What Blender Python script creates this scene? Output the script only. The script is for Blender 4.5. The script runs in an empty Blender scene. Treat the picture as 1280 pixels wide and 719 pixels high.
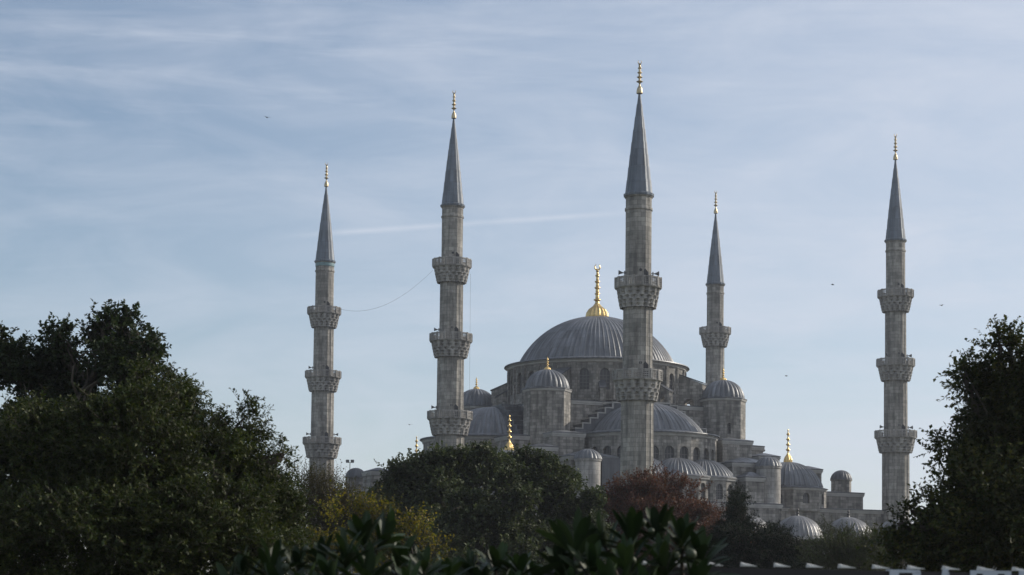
import bpy, math, random
import numpy as np
from mathutils import Vector, Matrix
PI = math.pi
R = math.radians
sc = bpy.context.scene
col = sc.collection

# ------------------------------------------------------------------ camera
F = 2400.0; PITCH = R(3.345); ROLL = R(.629); CY = 610.4; CAMZ = 1.7
cp, sp, cr, sr = math.cos(PITCH), math.sin(PITCH), math.cos(ROLL), math.sin(ROLL)
FW = Vector((0, cp, sp)); up0 = Vector((0, -sp, cp)); rt0 = Vector((1, 0, 0))
RT = rt0*cr + up0*sr; UP = -rt0*sr + up0*cr
cam = bpy.data.objects.new('camera', bpy.data.cameras.new('camera')); col.objects.link(cam)
m = Matrix((RT, UP, -FW)).transposed().to_4x4(); m.translation = (0, 0, CAMZ)
cam.matrix_world = m
cam.data.sensor_width = 36; cam.data.lens = 36*F/1280
cam.data.shift_x = 0; cam.data.shift_y = (CY-359.5)/1280
cam.data.clip_end = 6000; cam.data.clip_start = .1
cam.data.dof.use_dof = True; cam.data.dof.focus_distance = 230; cam.data.dof.aperture_fstop = 5.0
sc.camera = cam

# ------------------------------------------------------------------ light
SUN_AZ = R(67)      # clockwise from +Y (the view direction) towards +X
SUN_EL = R(27)
sun = bpy.data.objects.new('sun', bpy.data.lights.new('sun', 'SUN')); col.objects.link(sun)
sd = Vector((math.sin(SUN_AZ)*math.cos(SUN_EL), math.cos(SUN_AZ)*math.cos(SUN_EL), math.sin(SUN_EL)))
sun.rotation_euler = sd.to_track_quat('Z', 'Y').to_euler()
sun.data.energy = 4.8; sun.data.angle = R(.6); sun.data.color = (1, .92, .80)
sc.view_settings.view_transform = 'Standard'; sc.view_settings.look = 'None'
sc.view_settings.exposure = -0.25; sc.view_settings.gamma = 1

w = bpy.data.worlds.new('World'); sc.world = w; w.use_nodes = True
nt = w.node_tree; nt.nodes.clear()
def N(t, **k):
    n = nt.nodes.new(t)
    for a, b in k.items(): setattr(n, a, b)
    return n
def Lk(a, b): nt.links.new(a, b)
def Mth(op, a, b=None, c=None, clamp=False):
    n = N('ShaderNodeMath', operation=op, use_clamp=clamp)
    for i, x in enumerate((a, b, c)):
        if x is None: continue
        if isinstance(x, (int, float)): n.inputs[i].default_value = x
        else: Lk(x, n.inputs[i])
    return n.outputs[0]
def Mix(fac, a, b):
    n = N('ShaderNodeMix', data_type='RGBA')
    for i, x in ((0, fac), (6, a), (7, b)):
        if isinstance(x, (int, float)): n.inputs[i].default_value = x
        elif isinstance(x, tuple): n.inputs[i].default_value = x
        else: Lk(x, n.inputs[i])
    return n.outputs[2]
def Ramp(fac, pts):
    n = N('ShaderNodeValToRGB'); e = n.color_ramp.elements
    while len(e) < len(pts): e.new(.5)
    for i, (p, c) in enumerate(pts):
        e[i].position = p; e[i].color = (c, c, c, 1) if not isinstance(c, tuple) else c
    Lk(fac, n.inputs[0]); return n.outputs[0]
sky = N('ShaderNodeTexSky', sky_type='NISHITA', sun_disc=False, sun_elevation=SUN_EL, sun_rotation=SUN_AZ,
        altitude=50, air_density=1.0, dust_density=.35, ozone_density=1.9)
tc = N('ShaderNodeTexCoord'); sx = N('ShaderNodeSeparateXYZ'); Lk(tc.outputs['Generated'], sx.inputs[0])
X, Y, Z = sx.outputs
yy = Mth('MAXIMUM', Y, .05)
ax = Mth('DIVIDE', X, yy); az = Mth('DIVIDE', Z, yy)
# a high cirrus sheet, met by the view ray at the height of the sheet
zz = Mth('ADD', Mth('MAXIMUM', Z, 0), .16)
cx = Mth('DIVIDE', X, zz); cyy = Mth('DIVIDE', Y, zz)
def noise(x, y, sxs, sys, scale, det, rough, dist=0.0, off=0.0):
    c = N('ShaderNodeCombineXYZ'); Lk(Mth('MULTIPLY', x, sxs), c.inputs[0]); Lk(Mth('MULTIPLY', y, sys), c.inputs[1]); c.inputs[2].default_value = off
    n = N('ShaderNodeTexNoise'); Lk(c.outputs[0], n.inputs[0])
    n.inputs['Scale'].default_value = scale; n.inputs['Detail'].default_value = det
    n.inputs['Roughness'].default_value = rough; n.inputs['Distortion'].default_value = dist
    return n.outputs[0]
tl = Mth('ADD', cyy, Mth('MULTIPLY', cx, .10))
sheet = Ramp(noise(cx, tl, .55, 1.0, 1.1, 6, .58, .4, 3.3), [(.36, 0.0), (.70, 1.0)])
wisp = Ramp(noise(cx, tl, .45, 2.6, 1.4, 7, .62, .9, 8.1), [(.50, 0.0), (.74, 1.0)])
right = Ramp(Mth('ADD', Mth('MULTIPLY', ax, 1.6), .45), [(0.0, .12), (1.0, .95)])
veil = Mth('ADD', Mth('MULTIPLY', sheet, .22), Mth('MULTIPLY', right, .60), clamp=True)
veil = Mth('ADD', veil, Mth('MULTIPLY', wisp, .12), clamp=True)
# condensation trail: a thin straight line across the sky
lin = Mth('ABSOLUTE', Mth('SUBTRACT', az, Mth('ADD', Mth('MULTIPLY', ax, .0813), .1996)))
tr = Ramp(Mth('DIVIDE', lin, .0022), [(0.0, 1.0), (1.0, 0.0)])
ext = Ramp(Mth('ADD', Mth('MULTIPLY', ax, 3.2), .5), [(.08, 0.0), (.22, 1.0), (.62, .85), (.74, 0.0)])
tr = Mth('MULTIPLY', Mth('MULTIPLY', tr, ext), Ramp(noise(ax, az, 1, 1, 30, 3, .6), [(.3, .5), (.6, 1.0)]))
# thin streaks of ice cloud high on the left, a soft mottled sheet on the right
hi = Ramp(Mth('ADD', Mth('MULTIPLY', Mth('ABSOLUTE', Mth('SUBTRACT', az, .272)), -14.0), 1.0), [(0.0, 0.0), (.7, 1.0)])
lf = Ramp(Mth('ADD', Mth('MULTIPLY', ax, -2.2), .32), [(0.0, 0.0), (.5, 1.0)])
st = Ramp(noise(ax, Mth('ADD', az, Mth('MULTIPLY', ax, .035)), 4.0, 34.0, 1.6, 5, .6, .5, 5.2), [(.50, 0.0), (.72, 1.0)])
veil = Mth('ADD', veil, Mth('MULTIPLY', Mth('MULTIPLY', hi, lf), Mth('MULTIPLY', st, .24)), clamp=True)
mo = Ramp(noise(ax, az, 6.0, 18.0, 1.5, 6, .6, .6, 1.7), [(.38, 0.0), (.72, 1.0)])
veil = Mth('ADD', veil, Mth('MULTIPLY', mo, .24), clamp=True)
veil = Mth('ADD', veil, Mth('MULTIPLY', tr, .30), clamp=True)
bgc = Mix(veil, sky.outputs[0], (6.5, 6.95, 7.9, 1))
bg = N('ShaderNodeBackground'); Lk(bgc, bg.inputs[0]); bg.inputs[1].default_value = .125
out = N('ShaderNodeOutputWorld'); Lk(bg.outputs[0], out.inputs[0])

# ------------------------------------------------------------------ materials
def mat_begin(name):
    global nt
    mt = bpy.data.materials.new(name); mt.use_nodes = True; nt = mt.node_tree; nt.nodes.clear()
    b = N('ShaderNodeBsdfPrincipled'); o = N('ShaderNodeOutputMaterial'); Lk(b.outputs[0], o.inputs[0])
    return mt, b
def tnoise(vec, scale, det=4, rough=.55, stretch=(1, 1, 1)):
    mp = N('ShaderNodeMapping'); mp.inputs['Scale'].default_value = stretch; Lk(vec, mp.inputs[0])
    n = N('ShaderNodeTexNoise'); Lk(mp.outputs[0], n.inputs[0]); n.inputs['Scale'].default_value = scale
    n.inputs['Detail'].default_value = det; n.inputs['Roughness'].default_value = rough
    return n.outputs[0]
def mulc(c, f):
    n = N('ShaderNodeMix', data_type='RGBA', blend_type='MULTIPLY'); n.inputs[0].default_value = 1
    for i, x in ((6, c), (7, f)):
        if isinstance(x, tuple): n.inputs[i].default_value = x
        else: Lk(x, n.inputs[i])
    return n.outputs[2]
def bump(b, h, strength, dist):
    n = N('ShaderNodeBump'); n.inputs['Strength'].default_value = strength; n.inputs['Distance'].default_value = dist
    Lk(h, n.inputs['Height']); Lk(n.outputs[0], b.inputs['Normal'])
def stone(name, c1, c2, bw=1.05, bh=.42, stain=.55):
    mt, b = mat_begin(name)
    t = N('ShaderNodeTexCoord'); uv = t.outputs['UV']; ob = N('ShaderNodeNewGeometry').outputs['Position']
    br = N('ShaderNodeTexBrick'); Lk(uv, br.inputs[0])
    br.inputs['Color1'].default_value = (*c1, 1); br.inputs['Color2'].default_value = (*c2, 1)
    br.inputs['Mortar'].default_value = tuple(x*.72 for x in c2)+(1,)
    br.inputs['Scale'].default_value = 1; br.inputs['Mortar Size'].default_value = .02; br.inputs['Mortar Smooth'].default_value = .3
    br.inputs['Brick Width'].default_value = bw; br.inputs['Row Height'].default_value = bh; br.inputs['Bias'].default_value = .1
    c = br.outputs[0]
    big = Ramp(tnoise(ob, .16, 5, .65), [(.30, .72), (.68, 1.12)])
    strk = Ramp(tnoise(ob, 1.5, 5, .6, (1, 1, .12)), [(.34, stain), (.58, 1.05)])
    fine = Ramp(tnoise(ob, 2.2, 4, .7), [(.3, .80), (.7, 1.12)])
    c = mulc(mulc(mulc(c, big), strk), fine)
    Lk(c, b.inputs['Base Color']); b.inputs['Roughness'].default_value = .9
    h = Mth('ADD', Mth('MULTIPLY', br.outputs[1], -.6), tnoise(ob, 5, 3))
    bump(b, h, .5, .05); return mt
def lead(name, c, dark=.6, seam=True, rough=.52):
    mt, b = mat_begin(name)
    t = N('ShaderNodeTexCoord'); uv = t.outputs['UV']; ob = N('ShaderNodeNewGeometry').outputs['Position']
    strk = Ramp(tnoise(uv, 1.0, 4, .6, (1.6, .16, 1)), [(.32, dark), (.66, 1.22)])
    pat = Ramp(tnoise(ob, .45, 5, .65), [(.3, .78), (.7, 1.15)])
    cc = mulc(mulc((*c, 1), strk), pat)
    if seam:
        br = N('ShaderNodeTexBrick'); Lk(uv, br.inputs[0]); br.inputs['Scale'].default_value = 1
        br.inputs['Color1'].default_value = (.78, .78, .78, 1); br.inputs['Color2'].default_value = (1.15, 1.15, 1.15, 1)
        br.inputs['Mortar'].default_value = (.72, .72, .72, 1); br.inputs['Brick Width'].default_value = 1.1
        br.inputs['Row Height'].default_value = 1.9; br.inputs['Mortar Size'].default_value = .025
        cc = mulc(cc, br.outputs[0])
    Lk(cc, b.inputs['Base Color']); b.inputs['Metallic'].default_value = .15
    Lk(Ramp(pat, [(.5, rough+.12), (1.0, rough-.06)]), b.inputs['Roughness'])
    bump(b, tnoise(ob, 1.4, 4), .35, .06); return mt
def plain(name, c, rough=.7, metal=0, var=.2, sc_=2.0, spec=None):
    mt, b = mat_begin(name)
    ob = N('ShaderNodeNewGeometry').outputs['Position']
    cc = mulc((*c, 1), Ramp(tnoise(ob, sc_, 4), [(.3, 1-var), (.7, 1+var)]))
    Lk(cc, b.inputs['Base Color']); b.inputs['Roughness'].default_value = rough; b.inputs['Metallic'].default_value = metal
    if spec is not None: b.inputs['Specular IOR Level'].default_value = spec
    return mt
def leafm(name, cols, trans=.35, rough=.65, spec=.2, clumpn=1.0):
    mt, b = mat_begin(name)
    g = N('ShaderNodeNewGeometry'); rnd = g.outputs['Random Per Island']; ob = g.outputs['Position']
    k = len(cols)
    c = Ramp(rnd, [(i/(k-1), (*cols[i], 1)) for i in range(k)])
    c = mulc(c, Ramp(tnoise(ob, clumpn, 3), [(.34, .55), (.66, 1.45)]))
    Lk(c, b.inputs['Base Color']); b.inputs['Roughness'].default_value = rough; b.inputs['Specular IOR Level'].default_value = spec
    tr_ = N('ShaderNodeBsdfTranslucent'); Lk(mulc(c, (1.1, 1.25, .6, 1)), tr_.inputs[0])
    mx = N('ShaderNodeMixShader'); mx.inputs[0].default_value = trans
    Lk(b.outputs[0], mx.inputs[1]); Lk(tr_.outputs[0], mx.inputs[2])
    Lk(mx.outputs[0], [n for n in nt.nodes if n.type == 'OUTPUT_MATERIAL'][0].inputs[0])
    return mt
M = {}
M['stone'] = stone('wall_stone', (.40, .375, .335), (.19, .18, .162), 1.0, .45, .45)
M['minaret'] = stone('minaret_stone', (.40, .375, .335), (.245, .232, .208), .9, .50, .5)
M['carved'] = stone('carved_stone', (.42, .40, .37), (.32, .305, .285), 1.2, .6, .55)
M['grille'] = plain('stone_grille', (.13, .125, .12), .9)
M['trim'] = plain('cornice_stone', (.33, .32, .30), .85, 0, .2, .8)
M['lead'] = lead('lead_sheet', (.15, .157, .168), .42)
M['lead_pale'] = lead('pale_lead_sheet', (.18, .18, .183), .6)
M['lead_dark'] = lead('weathered_lead', (.085, .09, .10))
M['cone'] = lead('lead_cone', (.115, .135, .16), .7)
M['gold'] = plain('gilded_copper', (.66, .48, .21), .40, 1.0, .18, 3.0)
M['gold_dull'] = plain('tarnished_gilding', (.52, .42, .26), .45, 1.0, .25, 3.0)
M['pane'] = plain('window_glass', (.03, .03, .032), .35, 0, .3, 4.0)
M['iron'] = plain('dark_iron', (.03, .03, .032), .5, .3)
M['horn'] = plain('grey_horn', (.10, .10, .10), .5)
M['tile'] = plain('turquoise_tile', (.13, .22, .23), .4)
M['bark'] = plain('bark', (.055, .045, .035), .95, 0, .4, 6.0)
M['twig'] = plain('twig_bark', (.055, .045, .035), .9, 0, .3, 6.0)
M['soil'] = plain('park_soil', (.07, .075, .035), .95, 0, .4, .3)
M['pave'] = plain('paving', (.25, .235, .21), .9, 0, .2, .5)
M['board'] = plain('dark_fascia', (.018, .015, .016), .6)
M['letter'] = plain('sign_letter', (.42, .46, .52), .5, 0, .06)
M['awn'] = plain('white_metal', (.66, .65, .62), .35, 0, .08, 10)
M['kwall'] = plain('kiosk_wall', (.20, .12, .07), .7)
M['feather'] = plain('dark_feather', (.03, .03, .035), .8)
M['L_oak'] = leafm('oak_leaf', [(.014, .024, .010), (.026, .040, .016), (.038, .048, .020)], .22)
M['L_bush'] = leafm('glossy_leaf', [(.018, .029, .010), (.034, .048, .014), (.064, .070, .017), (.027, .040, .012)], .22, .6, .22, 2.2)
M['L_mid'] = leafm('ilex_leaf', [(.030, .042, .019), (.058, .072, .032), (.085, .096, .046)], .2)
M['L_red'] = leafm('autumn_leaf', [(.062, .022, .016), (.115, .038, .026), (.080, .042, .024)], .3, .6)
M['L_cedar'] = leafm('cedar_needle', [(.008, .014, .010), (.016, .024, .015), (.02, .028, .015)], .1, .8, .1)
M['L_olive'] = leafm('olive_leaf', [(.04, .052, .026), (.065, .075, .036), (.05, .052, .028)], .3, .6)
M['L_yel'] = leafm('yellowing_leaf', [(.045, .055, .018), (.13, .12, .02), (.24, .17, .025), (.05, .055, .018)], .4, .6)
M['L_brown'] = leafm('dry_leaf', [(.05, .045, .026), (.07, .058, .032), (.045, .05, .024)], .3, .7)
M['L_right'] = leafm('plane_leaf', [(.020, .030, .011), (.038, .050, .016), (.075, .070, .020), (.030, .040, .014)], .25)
M['L_mag'] = leafm('broad_leaf', [(.010, .020, .007), (.016, .030, .010), (.026, .042, .014)], .10, .5, .18)
M['fruit'] = plain('green_fruit', (.030, .042, .014), .6, 0, .25, 20)

# ------------------------------------------------------------------ mesh helpers
def tag(o, label=None, cat=None, group=None, kind=None):
    if label: o['label'] = label
    if cat: o['category'] = cat
    if group: o['group'] = group
    if kind: o['kind'] = kind
    return o
def empty(name, loc=(0, 0, 0), rz=0):
    o = bpy.data.objects.new(name, None); col.objects.link(o); o.location = loc; o.rotation_euler[2] = rz
    o.empty_display_size = .5
    return o
class MB:
    def __init__(s): s.v = []; s.f = []; s.m = []; s.uv = {}
    def add(s, vs, fs, mi=0, uvs=None):
        b = len(s.v); s.v += [tuple(p) for p in vs]
        for k, f in enumerate(fs):
            if uvs is not None: s.uv[len(s.f)] = uvs[k]
            s.f.append(tuple(i+b for i in f)); s.m.append(mi)
    def box(s, x0, x1, y0, y1, z0, z1, mi=0, top=True):
        vs = [(x0, y0, z0), (x1, y0, z0), (x1, y1, z0), (x0, y1, z0), (x0, y0, z1), (x1, y0, z1), (x1, y1, z1), (x0, y1, z1)]
        s.add(vs, [(0, 3, 2, 1), (0, 1, 5, 4), (1, 2, 6, 5), (2, 3, 7, 6), (3, 0, 4, 7)] + ([(4, 5, 6, 7)] if top else []), mi)
    def hip(s, x0, x1, y0, y1, z0, h, eave=.25, th=.18, mi=0, inset=None):
        "low hipped lead roof with a thick overhanging edge"
        x0 -= eave; x1 += eave; y0 -= eave; y1 += eave
        s.box(x0, x1, y0, y1, z0, z0+th, mi, top=False)
        i = inset if inset else min(x1-x0, y1-y0)*.45
        z = z0+th
        vs = [(x0, y0, z), (x1, y0, z), (x1, y1, z), (x0, y1, z), (x0+i, y0+i, z+h), (x1-i, y0+i, z+h), (x1-i, y1-i, z+h), (x0+i, y1-i, z+h)]
        s.add(vs, [(0, 1, 5, 4), (1, 2, 6, 5), (2, 3, 7, 6), (3, 0, 4, 7), (4, 5, 6, 7)], mi)
    def lathe(s, prof, n, c=(0, 0), a0=0, a1=2*PI, rf=None, mi=0, rot=0, ulen=None):
        "profile [(r, z)] swept; rf(k, i) scales/offsets the radius"
        full = abs(a1-a0-2*PI) < 1e-6
        cols = n if full else n+1
        b = len(s.v); acc = [0]
        for i in range(1, len(prof)): acc.append(acc[-1]+math.hypot(prof[i][0]-prof[i-1][0], prof[i][1]-prof[i-1][1]))
        for i, (r, z) in enumerate(prof):
            for k in range(cols):
                a = rot+a0+(a1-a0)*k/n
                rr = rf(k, i, r) if rf else r
                s.v.append((c[0]+rr*math.cos(a), c[1]+rr*math.sin(a), z))
        rm = ulen if ulen else max(p[0] for p in prof)*(a1-a0)
        for i in range(len(prof)-1):
            for k in range(n):
                k2 = (k+1) % cols
                u0, u1 = k/n*rm, (k+1)/n*rm
                s.uv[len(s.f)] = [(u0, acc[i]), (u1, acc[i]), (u1, acc[i+1]), (u0, acc[i+1])]
                s.f.append((b+i*cols+k, b+i*cols+k2, b+(i+1)*cols+k2, b+(i+1)*cols+k)); s.m.append(mi)
    def tube(s, pts, rad, n=6, mi=0, cap=True):
        pts = [Vector(p) for p in pts]; b = len(s.v)
        if not hasattr(rad, '__len__'): rad = [rad]*len(pts)
        for i, p in enumerate(pts):
            d = (pts[min(i+1, len(pts)-1)]-pts[max(i-1, 0)]).normalized()
            a = d.cross(Vector((0, 0, 1)) if abs(d.z) < .9 else Vector((1, 0, 0))).normalized(); c = d.cross(a)
            for k in range(n):
                t = 2*PI*k/n; s.v.append(tuple(p+(a*math.cos(t)+c*math.sin(t))*rad[i]))
        for i in range(len(pts)-1):
            for k in range(n):
                s.f.append((b+i*n+k, b+i*n+(k+1) % n, b+(i+1)*n+(k+1) % n, b+(i+1)*n+k)); s.m.append(mi)
        if cap:
            s.f.append(tuple(b+k for k in range(n))[::-1]); s.m.append(mi)
            s.f.append(tuple(b+(len(pts)-1)*n+k for k in range(n))); s.m.append(mi)
    def prism(s, poly, P, U, V, Wd, mi=0):
        "poly [(a,b)] in the plane P + a U + b V, thickened along Wd"
        P, U, V, Wd = map(Vector, (P, U, V, Wd)); n = len(poly)
        a = [P+U*x+V*y for x, y in poly]; c = [p+Wd for p in a]
        s.add(a+c, [tuple(range(n))[::-1], tuple(range(n, 2*n))]+[(i, (i+1) % n, n+(i+1) % n, n+i) for i in range(n)], mi)
    def build(s, name, mats, parent=None, smooth=False, loc=None):
        me = bpy.data.meshes.new(name); me.from_pydata(s.v, [], s.f)
        if not isinstance(mats, (list, tuple)): mats = [mats]
        for q in mats: me.materials.append(M[q])
        me.polygons.foreach_set('material_index', s.m)
        V = np.array(s.v); uvl = me.uv_layers.new(name='UVMap'); uv = np.zeros((len(me.loops), 2))
        for pi, p in enumerate(me.polygons):
            st = p.loop_start
            if pi in s.uv: uv[st:st+p.loop_total] = s.uv[pi]; continue
            n = p.normal; vi = list(p.vertices); q = V[vi]
            if abs(n.z) > .8: uv[st:st+p.loop_total] = q[:, :2]
            else:
                l = math.hypot(n.x, n.y); tx, ty = -n.y/l, n.x/l
                uv[st:st+p.loop_total, 0] = q[:, 0]*tx+q[:, 1]*ty; uv[st:st+p.loop_total, 1] = q[:, 2]
        uvl.data.foreach_set('uv', uv.ravel())
        if smooth: me.polygons.foreach_set('use_smooth', [True]*len(me.polygons))
        me.update(); o = bpy.data.objects.new(name, me); col.objects.link(o)
        if parent: o.parent = parent
        if loc is not None: o.location = loc
        return o
def copy_tree(o, parent=None):
    c = o.copy(); col.objects.link(c); c.parent = parent
    for ch in [x for x in bpy.data.objects if x.parent == o]: copy_tree(ch, c)
    return c
def wallseg(mb, P0, P1, zb, zt, wins=(), depth=.35, mi=0, panes=None, K=8):
    """flat wall from P0 to P1 (outside on the right hand when walking P0->P1) with real arched openings.
    wins: (centre along the wall, width, sill, springing height)"""
    P0 = Vector((*P0, 0)); P1 = Vector((*P1, 0)); Lw = (P1-P0).length; t = (P1-P0)/Lw; n = Vector((t.y, -t.x, 0))
    def mp(s, z, d=0): q = P0+t*s-n*d; return (q.x, q.y, z)
    s0 = 0
    for (c, ww, z0, zs) in sorted(wins):
        hw = ww/2; a, b = c-hw, c+hw
        mb.add([mp(s0, zb), mp(a, zb), mp(a, zt), mp(s0, zt)], [(0, 1, 2, 3)], mi)
        mb.add([mp(a, zb), mp(b, zb), mp(b, z0), mp(a, z0)], [(0, 1, 2, 3)], mi)
        arc = [(c-hw*math.cos(PI*i/K), zs+hw*1.12*math.sin(PI*i/K)) for i in range(K+1)]
        for i in range(K):
            (p, q), (r_, u_) = arc[i], arc[i+1]
            mb.add([mp(p, q), mp(r_, u_), mp(r_, zt), mp(p, zt)], [(0, 1, 2, 3)], mi)
        ol = [(a, z0), (b, z0)]+arc[::-1]
        for i in range(len(ol)):
            p, q = ol[i], ol[(i+1) % len(ol)]
            mb.add([mp(*p), mp(*q), mp(*q, depth), mp(*p, depth)], [(0, 1, 2, 3)], mi)
        if panes is not None:
            w_ = MB(); k = len(ol)
            w_.add([mp(*p, depth*.9) for p in ol], [tuple(range(k))])
            # stone lattice bars in front of the glass
            for j in (1, 2):
                s_ = a+ww*j/3; w_.add([mp(s_-.05, z0, depth*.8), mp(s_+.05, z0, depth*.8), mp(s_+.05, zs+hw*.8, depth*.8), mp(s_-.05, zs+hw*.8, depth*.8)], [(0, 1, 2, 3)], 1)
            for j in range(1, 5):
                z_ = z0+(zs-z0)*j/4.5; w_.add([mp(a, z_-.05, depth*.78), mp(b, z_-.05, depth*.78), mp(b, z_+.05, depth*.78), mp(a, z_+.05, depth*.78)], [(0, 1, 2, 3)], 1)
            panes.append(w_)
        s0 = b
    mb.add([mp(s0, zb), mp(Lw, zb), mp(Lw, zt), mp(s0, zt)], [(0, 1, 2, 3)], mi)
def windows(panes, parent):
    for w_ in panes: w_.build('window', ['pane', 'grille'], parent)
def cap(r, h, z, n=14, steep=1.0):
    "profile of a spherical cap from the rim up"
    Rr = (r*r+h*h)/(2*h); t0 = math.asin(min(1, r/Rr))
    if h > r: t0 = PI-t0
    return [(Rr*math.sin(t0*(1-i/n)), z+h-Rr*(1-math.cos(t0*(1-i/n)))) for i in range(n+1)]
def ribbed(mb, r, h, z, nribs, amp, c=(0, 0), a0=0, a1=2*PI, rot=0, sub=4, steps=16, round_=False, mi=0):
    prof = cap(r, h, z, steps); n = max(3, int(round(nribs*(a1-a0)/(2*PI))))*sub
    def rf(k, i, rr):
        ph = (k % sub)/sub
        d = amp*abs(math.cos(PI*ph)) if round_ else (amp if k % sub == 0 else 0)
        return max(.01, rr+d*min(1, rr/r*1.6))
    mb.lathe(prof, n, c, a0, a1, rf, mi, rot, ulen=(a1-a0)*r)
def rings(mb, specs, n, c=(0, 0), a0=0, a1=2*PI, rot=0, mi=0):
    mb.lathe(specs, n, c, a0, a1, None, mi, rot)
def finial(name, parent, c, z0, h, wr, bulbs=4, crescent=True, gores=True, mat='gold', br_=.34):
    "gilded alem: fluted foot, turned bulbs and a crescent"
    mb = MB(); fh = h*.26
    foot = [(wr, z0-.05), (wr*1.02, z0+fh*.10), (wr*.97, z0+fh*.32), (wr*.76, z0+fh*.58), (wr*.40, z0+fh*.80), (wr*.20, z0+fh)]
    mb.lathe(foot, 32, c, rf=(lambda k, i, r: r*(1.0 if k % 2 else .90)) if gores else None)
    prof = [(wr*.20, z0+fh)]; z = z0+fh; top = z0+h*.88; L_ = (top-z)/(bulbs+.6)
    for j in range(bulbs):
        br = wr*br_*((1-.10*j) if (bulbs < 5 or j % 2 == 0) else .72) if gores else wr*(1.1-.15*j); nk = wr*(.17-.015*j) if gores else wr*.38
        prof += [(nk, z+L_*.30), (br*.6, z+L_*.42), (br, z+L_*.58), (br*.92, z+L_*.68), (br*.45, z+L_*.82), (nk, z+L_*.95)]; z += L_
    prof += [(nk*.8, z+L_*.2), (nk*1.3, z+L_*.35), (nk*.5, top)]
    mb.lathe(prof, 14, c)
    if crescent:
        rc = h*.052; zc = top+rc*.95
        pts = [(c[0]+rc*math.sin(a), c[1], zc-rc*math.cos(a)) for a in [R(d) for d in range(-150, 151, 20)]]
        k = len(pts); mb.tube(pts, [rc*(.10+.22*math.sin(PI*i/(k-1))) for i in range(k)], 6)
    return mb.build('finial', mat, parent, smooth=False)

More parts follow.
